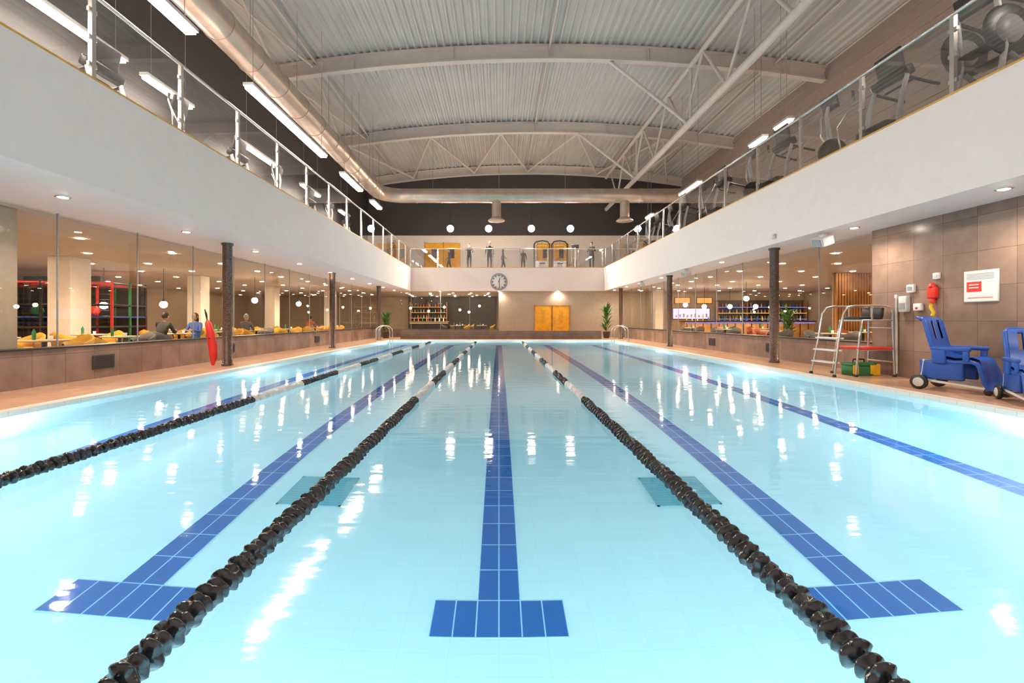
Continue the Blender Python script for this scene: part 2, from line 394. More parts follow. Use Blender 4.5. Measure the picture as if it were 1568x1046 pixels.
# roof bracing & purlins
mb=MB()
for x in (XC,-7.6,11.5): mb.tube([(x,-2.9,rz(x)-.16),(x,UB-.05,rz(x)-.16)],.05,'steel',8)
xsB=[-8.8,-6.3,-4,-1.8,.1,2.1,4.6,7.2,9.6,12.4]
for i in range(len(xsB)-1):
    ya,yb=(26.6,33.6) if i%2==0 else (33.6,26.6)
    mb.tube([(xsB[i],ya,rz(xsB[i])-.5),(xsB[i+1],yb,rz(xsB[i+1])-.5)],.07,'steel',8)
for (ya,yb) in ((4.5,11.4),(11.8,18.8),(19.2,26.2)):
    mb.tube([(-9.2,ya,rz(-9.2)-.35),(-7.7,yb,rz(-7.7)-.35)],.045,'steel',8)
    mb.tube([(-7.7,ya,rz(-7.7)-.35),(-9.2,yb,rz(-9.2)-.35)],.045,'steel',8)
mb.build('roof_bracing')
# longitudinal truss
mb=MB(); TX=8.0; zl=C+8.25; zu=rz(TX)-.62
mb.tube([(TX,-2.9,zl),(TX,UB-.05,zl)],.14,'steel',14); mb.tube([(TX,-2.9,zu),(TX,UB-.05,zu)],.11,'steel',12)
y=-2.5;up=False
while y<UB-1.9:
    a=(TX,y,zl if not up else zu); b=(TX,y+1.85,zu if not up else zl); mb.tube([a,b],.06,'steel',8); y+=1.85; up=not up
for yb in (4.3,11.6,19.0,26.4):
    mb.tube([(TX,yb+.2,zl),(TX-3.4,yb,rz(TX-3.4)-.6)],.07,'steel',8)
    mb.tube([(TX,yb+.2,zl),(TX+2.8,yb,rz(TX+2.8)-.6)],.07,'steel',8)
    mb.tube([(TX,yb,zl),(TX,yb,zu)],.07,'steel',8)
mb.build('roof_truss')
# duct
dz=C+7.5; dr=.42
pts=[(-7.1,-2.9,dz),(-7.1,26.2,dz)]
for i in range(1,9):
    a=math.pi/2*i/8; pts.append((-7.1+1.3*(1-math.cos(a)),26.2+1.3*math.sin(a),dz))
pts.append((11,27.5,dz))
mb=MB(); mb.tube(pts,dr,'duct',24)
y=-2
while y<26: mb.tube([(-7.1,y,dz),(-7.1,y+.06,dz)],dr+.02,'duct',24); y+=1.5
x=-5
while x<11: mb.tube([(x,27.5,dz),(x+.06,27.5,dz)],dr+.02,'duct',24); x+=1.5
for x in (-.15,7.6):
    mb.tube([(x,27.5,dz-.3),(x,27.5,dz-1.3)],.28,'duct',20); mb.lathe((x,27.5,dz-1.3),[(.28,0),(.5,-.18),(.5,-.24),(.1,-.26)],'duct',20)
y=1.
while y<26: mb.tube([(-7.1,y,dz+dr),(-7.1,y,rz(-7.1)-.02)],.012,'chrome',6); y+=3
for x in (-4,0,4,8): mb.tube([(x,27.5,dz+dr),(x,27.5,rz(x)-.02)],.012,'chrome',6)
mb.build('air_duct')
# linear lights
def linlight(x,y0,y1,z,w=.09):
    mb=MB(); mb.box(x-w-.03,x+w+.03,y0-.05,y1+.05,z+.02,z+.1,'lgrey'); mb.box(x-w,x+w,y0,y1,z-.05,z+.02,'tube')
    for y in (y0+.2,y1-.2): mb.tube([(x,y,z+.1),(x,y,rz(x)-.02)],.01,'chrome',6)
    mb.build('linear_light')
zt=C+6.25
for (a,b) in ((4.2,9.9),(12.2,17.4),(19.5,22.0),(24,25.6)): linlight(-6.7,a,b,zt,.11)
for (a,b) in ((2,7.5),(8.6,11.0),(11.7,13.4),(16.2,18.8),(21,23),(26,27.5)): linlight(-9.1,a,b,zt,.08)
for (a,b) in ((-1,5.5),(14.2,14.9),(15.6,16.4),(20.6,22.8),(27,28)): linlight(9.1,a,b,zt,.08)
def spot(parent,loc,en,size=2.4,col=(1,.85,.68),rad=.05,rot=(0,0,0)):
    L=bpy.data.lights.new('lamp','SPOT'); L.energy=en; L.spot_size=size; L.spot_blend=.7; L.shadow_soft_size=rad; L.color=col
    lo=bpy.data.objects.new('lamp',L); sc.collection.objects.link(lo); lo.location=loc; lo.rotation_euler=rot
    if parent: lo.parent=parent
# flood lights
for x in (-3.3,-.7,2.2,4.85):
    mb=MB(); mb.lathe((0,0,0),[(.05,.25),(.18,.2),(.25,0),(.24,-.01)],'black',18,'y'); mb.lathe((0,0,0),[(.24,-.005),(.19,-.03),(.01,-.05)],'tube',18,'y')
    mb.tube([(0,.1,.12),(0,.1,2.4)],.015,'black',6)
    ob=mb.build('floodlight',(x,30.9,C+6.2),(.2,0,0))
    spot(ob,(0,-.08,0),900,2.3,(1,.88,.74),.12,(math.radians(75),0,0))
    spot(ob,(0,.4,-.1),1300,2.6,(1,.86,.7),.1,(math.radians(-45),0,0))  # added backward spot, only there to brighten the gallery back wall
def downlight(x,y,z,en,k='down',col=(1,.85,.68),size=2.6):
    mb=MB(); mb.lathe((0,0,0),[(.1,0),(.1,-.012),(.075,-.014)],'chrome',18); mb.lathe((0,0,0),[(.07,-.0145),(.05,-.02),(.01,-.022)],k,18)
    ob=mb.build('recessed_downlight',(x,y,z)); spot(ob,(0,0,-.05),en,size,col)
for i in range(-2,9):
    y=7.2+i*2.85; downlight(-6.9,y,ZB,135)
for i in range(-2,9):
    y=6.76+i*2.85; downlight(7.5,y,ZB,150)
for x in (-4,0,4): downlight(x,30.85,ZB,110)
# room downlights
mb=MB()
rnd=random.Random(2)
for sgn in (-1,1):
    for xx in (9.6,11.8,14.2,17,19.6):
        y=3.5
        while y<37:
            x=sgn*xx; 
            if not(sgn>0 and y>31): mb.lathe((x+rnd.uniform(-.3,.3),y,ZB-.032),[(.09,0),(.085,-.01),(.01,-.012)],'downw',10)
            y+=2.4
for x in (-6.8,-5,-3.5,-2,-.8):
    for y in (32.5,34,35.5,37): mb.lathe((x+rnd.uniform(-.3,.3),y,ZB-.032),[(.08,0),(.075,-.01),(.01,-.012)],'downw',10)
mb.build('recessed_downlights')
for sgn,en in ((-1,640),(1,520)):
    for xx in (10.7,16):
        for y in (6,12.5,19,26):
            spot(None,(sgn*xx,y,ZB-.1),en,2.8,(1,.78,.56) if sgn<0 else (1,.74,.48),.1)
for x in (-5,-1.5): spot(None,(x,34,ZB-.1),260,2.7,(1,.78,.56),.1)
# columns
for (x,ys) in ((-6.92,(4.2,11.6,18.9,26.2)),(7.5,(5.0,12.4,20.0,28.0))):
    for y in ys:
        if y<5.5: continue
        mb=MB(); mb.lathe((0,0,0),[(.135,0),(.135,.04),(.115,.05),(.115,ZB-D-.06),(.14,ZB-D-.05),(.14,ZB-D)],'mosaic',24); mb.build('mosaic_column',(x,y,D))
# clock
mb=MB(); mb.lathe((0,0,0),[(.57,0),(.57,-.06),(.53,-.07),(.52,-.045)],'grey',40,'y'); mb.lathe((0,0,0),[(.52,-.03),(.515,-.046),(.01,-.047)],'signw',40,'y')
for i in range(60):
    a=math.radians(6*i); big=i%5==0
    mb.box(-.022 if big else -.009,.022 if big else .009,-.055,-.048,.36 if big else .43,.5,'black',R=Ry(a),piv=(0,0,0))
mb.box(-.02,.02,-.06,-.056,-.05,.28,'black',R=Ry(math.radians(15)),piv=(0,0,0)); mb.box(-.014,.014,-.066,-.061,-.08,.42,'black',R=Ry(math.radians(172)),piv=(0,0,0)); mb.box(-.008,.008,-.07,-.067,-.1,.45,'red',R=Ry(math.radians(180)),piv=(0,0,0))
mb.lathe((0,0,0),[(.04,-.05),(.03,-.075)],'black',12,'y'); mb.build('wall_clock',(0,FY,C+2.56))
# ---------------------------------------------------------------- objects
def handrail(x,y,s):
    mb=MB()
    for dy in (-.3,.3):
        pts=[(-s*.25,dy,0)]
        for i in range(9):
            a=math.pi*i/8; pts.append((s*.12-s*.37*math.cos(a),dy,.55+.3*math.sin(a)))
        pts.append((s*.5,dy,-.5)); pts[-2]=(s*.49,dy,.5)
        mb.tube(pts,.025,'chrome')
        mb.lathe((-s*.25,dy,0),[(.06,0),(.05,.02),(.03,.025)],'chrome')
    for z in (-.25,-.5): mb.tube([(s*.5,-.3,z),(s*.5,.3,z)],.03,'lgrey')
    mb.build('pool_handrail',(x,y,D+.004))
handrail(PL-.12+.0,24.6,1); handrail(PR+.12,24.6,-1)
def plant(x,y,h,z=D):
    mb=MB(); mb.lathe((0,0,0),[(.17,0),(.24,.4),(.26,.42),(.22,.42),(.2,.38)],'pot',20)
    r=random.Random(int(x*10+y))
    for i in range(70):
        a=r.uniform(0,6.28); l=r.uniform(.5,1)*h*.5; t=r.uniform(.2,1.2); b=Vector((0,0,.4+r.uniform(0,h-.9)))
        dv=Vector((math.cos(a)*math.sin(t),math.sin(a)*math.sin(t),math.cos(t)*.8)); sd=Vector((-math.sin(a),math.cos(a),0))*.06
        p1=b+dv*l*.5+Vector((0,0,.04)); p2=b+dv*l-Vector((0,0,.12*l))
        mb.add([b,p1-sd,p2,p1+sd],[(0,1,2,3)],'leaf',True)
    mb.tube([(0,0,.35),(0,0,h-.6)],.02,'wood',6); mb.build('potted_plant',(x,y,z))
plant(-7.2,29.0,1.9); plant(6.9,29.2,2.2)
# lifeguard chair
mb=MB(); k='chrome'; r=.022
for y in (-.3,.3):
    mb.tube([(-.6,y*1.15,0),(-.48,y,.7),(-.38,y,1.3),(-.30,y,1.42),(-.15,y,1.45),(.45,y,1.45),(.58,y,1.42),(.62,y,1.3),(.64,y*1.1,0)],r,k)
    mb.tube([(-.15,y*1.1,0),(-.05,y,.8),(0,y,1.15),(.45,y,1.15),(.62,y,1.15)],r,k)
    mb.tube([(-.1,y,.55),(.63,y,.55)],r,k); mb.tube([(.2,y,1.15),(.2,y,1.45)],r,k)
    for (fx,fy) in ((-.6,y*1.15),(.64,y*1.1),(-.15,y*1.1)): mb.lathe((fx,fy,0),[(.035,0),(.035,.04),(.02,.05)],'black',12)
for (x,z) in ((-.555,.28),(-.51,.53),(-.465,.78)): mb.box(x-.08,x+.1,-.3,.3,z-.015,z+.015,'signw',bev=.008)
mb.box(-.1,.66,-.33,.33,.55,.60,'red',bev=.02)
for x in (0,.6): mb.tube([(x,-.3,1.15),(x,.3,1.15)],r,k)
mb.tube([(.64,-.3,1.0),(.64,.3,1.0)],r,k); mb.tube([(.63,-.33,.3),(.63,.33,.3)],r,k)
mb.box(0,.48,-.25,.25,1.16,1.23,'black',bev=.03); mb.box(.42,.5,-.25,.25,1.2,1.42,'black',bev=.03,R=Ry(.12))
mb.build('lifeguard_chair',(7.42,9.6,D))
# first aid toolbox
mb=MB(); mb.box(-.26,.26,-.15,.15,0,.2,'green',bev=.025); mb.box(-.27,.27,-.16,.16,.2,.27,'green',bev=.03); mb.box(-.24,-.12,-.17,-.15,.03,.22,'yellow',bev=.008); mb.box(.12,.24,-.17,-.15,.03,.22,'yellow',bev=.008)
mb.tube([(-.12,0,.27),(-.11,0,.33),(.11,0,.33),(.12,0,.27)],.014,'black',8); mb.box(.18,.34,-.16,.16,0,.24,'yellow',bev=.02); mb.build('toolbox',(7.6,9.62,D))
# wheelchair (pool chair, blue moulded plastic)
def poolchair(x,y,rot,s=1):
    mb=MB()
    prof=[(-.34,1.18),(-.31,1.2),(-.27,1.16),(-.2,.85),(-.14,.62),(-.06,.53),(.1,.5),(.3,.52),(.38,.49),(.42,.4),(.46,.2),(.5,.12),(.62,.1)]
    W=.27
    vs=[];fs=[];n=len(prof)
    for i,(yy,zz) in enumerate(prof):
        w=W*(1 if i>1 else .82)
        for j in range(9):
            u=-1+2*j/8; lift=.05*abs(u)**3
            vs.append((u*w,yy,zz+ (lift if 4<i<9 else 0)))
    for i in range(n-1):
        for j in range(8):
            if i==2 and j in (2,5): continue
            a=i*9+j; fs.append((a,a+1,a+10,a+9))
    mb.add(vs,fs,'bluep',True)
    vs2=[(v[0],v[1]-.05,v[2]-.04) for v in vs]; mb.add(vs2,[f[::-1] for f in fs],'bluep',True)
    for sx in (-1,1):
        mb.tube([(sx*W*(.82 if i<2 else 1),a-.02,b-.02) for i,(a,b) in enumerate(prof)],.035,'bluep',10)
        mb.box(sx*.31-.035,sx*.31+.035,-.2,.3,.66,.73,'bluep',bev=.03)
        mb.box(sx*.31-.025,sx*.31+.025,-.18,.0,.45,.68,'bluep',bev=.02)
        mb.box(sx*.31-.02,sx*.31+.02,.2,.28,.5,.68,'bluep',bev=.015)
        mb.box(sx*.24-.04,sx*.24+.04,-.36,.2,.18,.5,'bluep',bev=.03)
        mb.tube([(sx*.26,-.32,.16),(sx*.26,.5,.09)],.022,'signw'); mb.tube([(sx*.26,-.3,.5),(sx*.26,-.34,.14)],.022,'signw'); mb.tube([(sx*.26,.35,.5),(sx*.26,.45,.1)],.022,'signw')
        mb.lathe((sx*.33,-.34,.12),[(.03,-.03*sx),(.1,-.03*sx),(.12,-.02*sx),(.12,.02*sx),(.1,.03*sx),(.05,.03*sx),(.04,.04*sx),(.01,.045*sx)],'black',24,'x')
        mb.lathe((sx*.33,-.34,.12),[(.075,.032*sx),(.06,.04*sx),(.01,.046*sx)],'lgrey',20,'x')
        mb.lathe((sx*.28,.48,.055),[(.02,-.02),(.05,-.015),(.055,0),(.05,.015),(.02,.02)],'black',16,'x')
    mb.tube([(-.33,-.34,.12),(.33,-.34,.12)],.02,'chrome')
    mb.tube([(-.2,-.3,1.16),(-.2,-.42,1.2),(.2,-.42,1.2),(.2,-.3,1.16)],.022,'bluep')
    mb.box(-.26,.26,.4,.68,.08,.12,'bluep',bev=.015)
    mb.build('pool_access_wheelchair',(x,y,D),(0,0,rot),s)
poolchair(7.52,7.5,math.radians(205)); poolchair(7.45,6.3,math.radians(150),.86)
# wall items on dark wall
mb=MB(); mb.box(-.02,0,-.28,.28,-.27,.27,'lgrey',bev=.006); mb.box(-.026,-.018,-.265,.265,-.255,.255,'signw')
mb.box(-.03,-.025,-.02,.22,-.09,.08,'red'); 
for i in range(5): mb.box(-.029,-.025,-.22,.22,.12+i*.022,.127+i*.022,'grey')
for i in range(2): mb.box(-.033,-.029,.02,.18,-.03+i*.05,-.012+i*.05,'signw')
mb.box(-.029,-.025,-.2,.2,-.2,-.19,'red'); mb.build('safety_sign',(WR,7.73,C+.575))
mb=MB(); mb.box(-.1,0,-.09,.09,-.16,.16,'lgrey',bev=.02); mb.box(-.11,-.1,-.06,.06,-.1,.02,'grey'); mb.build('control_box',(WR,9.15,C+.32))
mb=MB(); mb.box(-.06,0,-.08,.08,-.08,.08,'signw',bev=.015); mb.box(-.066,-.058,-.05,.05,-.04,.04,'grey'); mb.build('switch_box',(WR,9.02,C+.62))
mb=MB(); mb.box(-.08,0,-.08,.08,-.07,.07,'signw',bev=.015); mb.ball((-.08,0,-.02),.025,'red'); mb.build('switch_box',(WR,8.85,C+.25))
mb=MB(); mb.box(-.05,0,-.06,.06,-.06,.06,'signw',bev=.015); mb.box(-.056,-.048,-.03,.03,-.03,.03,'lgrey'); mb.build('switch_box',(WR,8.5,C+.82))
mb=MB(); mb.box(-.1,0,-.08,.08,-.1,.12,'red',bev=.03); mb.lathe((-.06,0,.12),[(.06,0),(.05,.05),(.02,.07)],'red'); mb.lathe((-.06,0,-.12),[(.03,.02),(.05,-.02),(.045,-.06)],'red'); mb.tube([(-.06,0,-.14),(-.07,.02,-.26),(-.05,-.02,-.36),(-.06,0,-.42)],.028,'yellow'); mb.build('emergency_horn',(WR,8.55,C+.5))
mb=MB(); mb.tube([(0,0,-.3),(0,0,-1.9)],.02,'lgrey',8); mb.box(-.02,.03,-.03,.03,-.35,-.28,'lgrey'); mb.build('cable_conduit',(WR-.03,9.35,C+.8))
# speaker/camera under right soffit edge
for (x,y,s) in ((7.25,10.2,1),(7.2,17.5,.9),(7.2,23,.9)):
    mb=MB(); mb.box(-.14,.14,-.18,.18,-.28,-.08,'lgrey',bev=.03,R=Ry(-.35)@Rx(.2)); mb.box(-.155,-.14,-.13,.13,-.25,-.11,'grey',R=Ry(-.35)@Rx(.2),piv=(0,0,-.18)); mb.box(-.05,.05,-.06,.06,-.1,0,'lgrey'); mb.build('wall_speaker',(x,y,ZB),scale=s)
mb=MB(); mb.box(-.06,0,-.05,.05,-.06,.06,'lgrey',bev=.02); mb.ball((-.07,0,-.03),.045,'cream'); mb.build('motion_sensor',(FR,11.6,ZB+.18))
# red rescue tube on left column
mb=MB(); pts=[(0,0,.02),(.02,0,.2),(0,.0,.5),(-.06,0,.85),(-.12,0,1.08),(-.14,0,1.16)]
mb.tube(pts,[.03,.085,.1,.095,.07,.02],'red',16); mb.tube([(-.14,0,1.14),(-.18,0,1.3),(-.2,0,1.42),(-.18,.05,1.3),(-.14,0,1.14)],.014,'black',6); mb.tube([(-.03,-.1,.7),(-.03,.1,.7)],.02,'black',6)
mb.build('rescue_tube',(-7.2,11.45,D))
# ---------------------------------------------------------------- cafe
def chair(x,y,rot,k='mustard'):
    mb=MB(); 
    for sx in (-1,1):
        for sy in (-1,1): mb.tube([(sx*.17,sy*.17,.4),(sx*.22,sy*.22,0)],[.018,.012],'black',8)
    mb.lathe((0,0,.4),[(.2,0),(.25,.02),(.25,.07),(.2,.09)],k,20)
    vs=[];fs=[];n=14
    for i in range(n+1):
        a=math.radians(-30+240*i/n)
        hh=.84-.2*abs(i-n/2)/(n/2)
        for (rr,z) in ((.24,.44),(.28,hh),(.24,hh+.01),(.2,.46)): vs.append((rr*math.cos(a),rr*math.sin(a),z))
    for i in range(n):
        for j in range(4): a=4*i; fs.append((a+j,a+(j+1)%4,a+4+(j+1)%4,a+4+j))
    mb.add(vs,fs,k,True); mb.build('tub_chair',(x,y,D),(0,0,rot))
def table(x,y):
    mb=MB(); mb.lathe((0,0,0),[(.24,0),(.24,.02),(.04,.05),(.035,.7),(.1,.72)],'black',18); mb.lathe((0,0,.72),[(.38,0),(.4,.01),(.4,.03),(.39,.035)],'tabletop',28)
    mb.lathe((.1,.05,.757),[(.03,0),(.04,.08),(.036,.08)],'signw',12); mb.lathe((-.1,-.1,.757),[(.03,0),(.035,.15),(.015,.2),(.015,.22)],'green',12)
    mb.build('cafe_table',(x,y,D))
tl=[(-9.3,9.3),(-9.5,11.4),(-9.7,13.8),(-9.7,16.0),(-9.7,18.2),(-9.7,21),(-9.7,24),(-9.7,27),(-11.6,10.5),(-11.7,13),(-11.7,16),(-11.7,19),(-11.7,23)]
for (x,y) in tl:
    table(x,y); chair(x,y-.76,math.pi,random.choice(['mustard','mustard','mustard','clothG'])); chair(x,y+.76,0,random.choice(['mustard','mustard','mustard','clothG']))
for (x,y) in ((10.2,14),(10.2,17),(10.2,20.5),(10.2,24),(12.4,15.5),(12.4,21.5),(12.4,25)):
    table(x,y); chair(x,y-.76,math.pi,'clothG'); chair(x,y+.76,0,random.choice(['clothR','clothG']))
# cafe columns & partitions
for (x,y,w,k) in ((-8.75,7.5,.4,'taupe'),(-13.2,14.0,.35,'cream'),(-13.2,20,.3,'cream'),(-13.2,26.5,.3,'cream'),(-11,29.7,.3,'cream'),(10.3,29.5,.25,'cream')):
    mb=MB(); mb.box(-w,w,-w,w,0,ZB-D-.03,k,bev=.02); mb.box(-w-.03,w+.03,-w-.03,w+.03,0,.12,'black',bev=.01); mb.build('square_pillar',(x,y,D))
# dark service wall behind cafe
simple_box('wall_cafe_partition','dark',-20.9,-17.5,20.0,20.2,D,ZB-.04)
# soft play frame
mb=MB('green')
for i in range(6):
    for j in range(3):
        mb.tube([(i*1.1,j*1.1,0),(i*1.1,j*1.1,2.6)],.05,['green','red','green','black'][(i+j)%4],8)
for z in (.1,.9,1.7,2.5):
    for j in range(3): mb.tube([(0,j*1.1,z),(5.5,j*1.1,z)],.045,'black' if z<2 else 'red',8)
    for i in range(6): mb.tube([(i*1.1,0,z),(i*1.1,2.2,z)],.045,'black',8)
for i in range(28): mb.tube([(i*.2,-.02,.1),(i*.2,-.02,2.5)],.006,'black',4)
for i in range(12): mb.tube([(0,-.02,.1+i*.2),(5.5,-.02,.1+i*.2)],.006,'black',4)
mb.box(0,5.5,0,2.2,1.24,1.3,'clothB'); mb.tube([(1,-.1,1.5),(1.0,-.8,.9),(1.0,-1.5,.2)],.3,'red',14); mb.box(0,5.5,2.22,2.26,0,2.5,'dark')
for i in range(5): mb.ball((1+i*.9,.6,1.5),.18,['red','yellow','green','bluep','red'][i])
mb.build('soft_play_frame',(-19.5,15.5,D),(0,0,.2))
# pendants
def pendant(x,y,z,r=.13):
    mb=MB(); mb.ball((0,0,0),r,'globe'); mb.tube([(0,0,r),(0,0,ZB-.03-z)],.01,'black',6); mb.lathe((0,0,r-.02),[(.06,0),(.05,.06),(.02,.08)],'black',12); mb.build('pendant_lamp',(x,y,z))
for (x,y,z) in ((-14.5,16.7,1.75),(-12.6,17.1,1.8),(-11,20.5,2.1),(-11,25,2.1),(12,26.6,2.0),(13.5,26.6,2.0),(15,26.6,2.0),(12.5,23,2.3),(10.9,26.6,2.1),(-5.4,35,1.9),(-4.2,35,2.2),(-3.0,35,2.0),(-1.5,35,2.3),(-6.6,34,2.1),(-2.2,33.5,1.8)): pendant(x,y,z,.13 if y<33 else .09)
# restaurant bar
mb=MB(); mb.box(0,8,-.35,.35,0,1.05,'wood',bev=.01); mb.box(-.1,8.1,-.45,.4,1.05,1.11,'black',bev=.01); mb.box(0,8,-.4,-.36,.96,1.0,'blueled')
for i in range(16): mb.box(.1+i*.5,.14+i*.5,-.375,-.34,.05,.94,'black')
r=random.Random(5)
for i in range(22): 
    x=.3+i*.34; mb.lathe((x,.1,1.11),[(.035,0),(.035,.18),(.012,.24),(.012,.3)],r.choice(['green','wood','signw','clothB','yellow']),10)
mb.build('bar_counter',(11.5,28.5,D))
mb=MB(); mb.box(0,6,.15,.2,.9,2.5,'dark')
for z in (1.2,1.6,2.0): mb.box(0,6,-.15,.15,z,z+.03,'wood'); mb.box(0,6,-.16,-.15,z,z+.03,'blueled' if z!=1.6 else 'warmled')
for x in (0,2,4,6): mb.box(x-.02,x+.02,-.15,.15,.0,2.4,'wood')
for z in (1.23,1.63,2.03):
    for i in range(24): mb.lathe((.15+i*.24,0,z),[(.035,0),(.035,.16),(.012,.22),(.012,.27)],r.choice(['green','wood','signw','clothB','yellow','red']),8)
mb.build('bottle_shelf',(14.8,30.9,D))
mb=MB(); mb.box(-1.3,1.3,-.06,0,-.4,.4,'black',bev=.01); mb.box(-1.25,1.25,-.07,-.055,-.35,.35,'screen')
for i in range(9): mb.box(-1.1+i*.26,-.98+i*.26,-.075,-.07,-.25,-.1+.05*(i%3),'signw')
mb.build('television',(13.2,WE+.29,1.65))
for x in (12.6,14.1):
    mb=MB(); mb.box(-.55,.55,-.05,0,-.22,.22,'black',bev=.01); mb.box(-.5,.5,-.06,-.045,-.18,.18,'menu'); mb.build('menu_sign',(x,WE+.29,2.55))
mb=MB()
for i in range(16): mb.box(i*.14,i*.14+.07,-.05,.05,0,ZB-D-.04,'wood')
mb.box(-.05,2.25,.05,.1,0,ZB-D-.04,'taupe'); mb.build('slatted_partition',(13.6,18.4,D),(0,0,.2))
plant(12.0,18.9,1.9)
# lounge counter and seating behind far glass
mb=MB(); mb.box(0,3,-.3,.3,0,1.0,'black',bev=.01); mb.box(-.05,3.05,-.35,.35,1.0,1.05,'wood',bev=.01); mb.box(0,3,-.34,-.31,.9,.94,'warmled')
for i in range(8): mb.lathe((.3+i*.33,0,1.05),[(.04,0),(.04,.18),(.015,.25),(.015,.3)],r.choice(['green','wood','signw','clothB']),8)
mb.build('bar_counter',(-7.0,36,D))
mb=MB()
for z in (1.3,1.75,2.2):
    mb.box(0,3.0,-.15,.15,z,z+.03,'wood'); mb.box(0,3.0,-.16,-.15,z,z+.02,'warmled')
    for i in range(12): mb.lathe((.15+i*.24,0,z+.03),[(.035,0),(.035,.16),(.012,.22),(.012,.27)],r.choice(['green','wood','signw','clothB','yellow','red']),8)
for x in (0,1.5,3.0): mb.box(x-.03,x+.03,-.15,.15,0,2.6,'wood')
mb.build('bottle_shelf',(-7.3,37.5,D))
for (x,y) in ((-3.2,33.5),(-1.3,34.5),(-3.0,36.2)):
    table(x,y); chair(x-.76,y,math.pi/2,'clothG'); chair(x+.76,y,-math.pi/2,'mustard')
simple_box('wall_lounge_panel','dark',-7.5,-.3,37.7,37.95,D,ZB-.04)
# ---------------------------------------------------------------- people
def person(name,loc,rot,pose='stand',shirt='clothD',trou='clothD',hair='hairD',long=False,s=1,sleeve=True):
    V=Vector
    J={}
    if pose.startswith('sit'):
        ln=.16 if 'lean' in pose else .03
        J=dict(pel=(0,0,.56),sp=(0,ln*.3,.73),ch=(0,ln*.8,.93),nb=(0,ln*1.1,1.07),nk=(0,ln*1.25,1.14))
        for q,sx in (('L',-1),('R',1)):
            J['sh'+q]=(sx*.17,ln,1.03);J['el'+q]=(sx*.23,ln+.12,.78);J['wr'+q]=(sx*.12,ln+.33,.84);J['pa'+q]=(sx*.07,ln+.4,.845)
            J['hp'+q]=(sx*.09,.03,.53);J['kn'+q]=(sx*.12,.45,.53);J['an'+q]=(sx*.12,.42,.1);J['to'+q]=(sx*.13,.58,.045)
    else:
        J=dict(pel=(0,0,.95),sp=(0,0,1.12),ch=(0,0,1.32),nb=(0,0,1.46),nk=(0,.01,1.53))
        for q,sx in (('L',-1),('R',1)):
            J['sh'+q]=(sx*.17,0,1.42)
            if pose=='rail': J['el'+q]=(sx*.24,.1,1.16);J['wr'+q]=(sx*.2,.33,1.2);J['pa'+q]=(sx*.19,.4,1.2)
            elif pose=='walk': J['el'+q]=(sx*.23,sx*.1-.02,1.15);J['wr'+q]=(sx*.24,sx*.2+.1,.95);J['pa'+q]=(sx*.24,sx*.22+.14,.88)
            else: J['el'+q]=(sx*.24,-.02,1.14);J['wr'+q]=(sx*.26,.08,.9);J['pa'+q]=(sx*.26,.1,.83)
            st=.16*sx if pose=='walk' else .0
            J['hp'+q]=(sx*.09,0,.9);J['kn'+q]=(sx*.1,.04-st*.6,.5);J['an'+q]=(sx*.1,-.02-st,.09);J['to'+q]=(sx*.12,.13-st,.045)
    R=dict(pel=(.15,.115),sp=(.125,.1),ch=(.16,.115),nb=(.075,.07),nk=(.052,.052),sh=(.065,.065),el=(.045,.045),wr=(.03,.028),pa=(.036,.02),hp=(.095,.095),kn=(.062,.062),an=(.042,.042),to=(.042,.035))
    keys=list(J); E=[('pel','sp','S'),('sp','ch','S'),('ch','nb','S'),('nb','nk','K')]
    for q in 'LR': E+=[('ch','sh'+q,'S'),('sh'+q,'el'+q,'S'),('el'+q,'wr'+q,'S' if sleeve else 'K'),('wr'+q,'pa'+q,'K'),('pel','hp'+q,'T'),('hp'+q,'kn'+q,'T'),('kn'+q,'an'+q,'T'),('an'+q,'to'+q,'F')]
    me=bpy.data.meshes.new('tmp'); me.from_pydata([J[k] for k in keys],[(keys.index(a),keys.index(b)) for a,b,_ in E],[])
    ob=bpy.data.objects.new('tmp',me); sc.collection.objects.link(ob)
    ob.modifiers.new('s','SKIN'); 
    sv=me.skin_vertices[0].data
    for i,k in enumerate(keys):
        rr=R[k] if k in R else R[k[:2]]; sv[i].radius=rr; sv[i].use_root=(k=='pel')
    sb=ob.modifiers.new('b','SUBSURF'); sb.levels=1; sb.render_levels=1
    dg=bpy.context.evaluated_depsgraph_get(); dg.update()
    ev=bpy.data.meshes.new_from_object(ob.evaluated_get(dg))
    bpy.data.objects.remove(ob)
    km={'S':shirt,'K':'skin','T':trou,'F':'shoe'}
    mb=MB(shirt); vs=[v.co.copy() for v in ev.vertices]; mb.v=[tuple(v) for v in vs]
    for p in ev.polygons:
        c=p.center; best=None;bd=9
        for a,b,l in E:
            A=V(J[a]);B=V(J[b]);t=max(0,min(1,(c-A).dot(B-A)/(B-A).length_squared)); rr=R[b] if b in R else R[b[:2]]
            dd=(c-(A+(B-A)*t)).length-rr[0]*.6
            if dd<bd: bd=dd;best=l
        mb.f.append(list(p.vertices)); mb.m.append(mb.mi(km[best])); mb.sm.append(True)
    # head
    nk=V(J['nk']); h=nk+V((0,.02,.125))
    mb.ball(h,(.076,.095,.118),'skin',18,12); mb.ball(h+V((0,.06,-.07)),(.045,.04,.04),'skin')
    mb.ball(h+V((0,-.012,.022)),(.084,.1,.112),hair,18,12) if not long else mb.ball(h+V((0,-.02,.01)),(.088,.1,.122),hair,18,12)
    mb.ball(h+V((0,.02,-.015)),(.07,.085,.085),'skin',16,10)
    if long: mb.ball(h+V((0,-.07,-.09)),(.08,.045,.13),hair)
    mb.tube([h+V((0,.095,.02)),h+V((0,.122,-.02)),h+V((0,.098,-.03))],[.008,.016,.01],'skin',8)
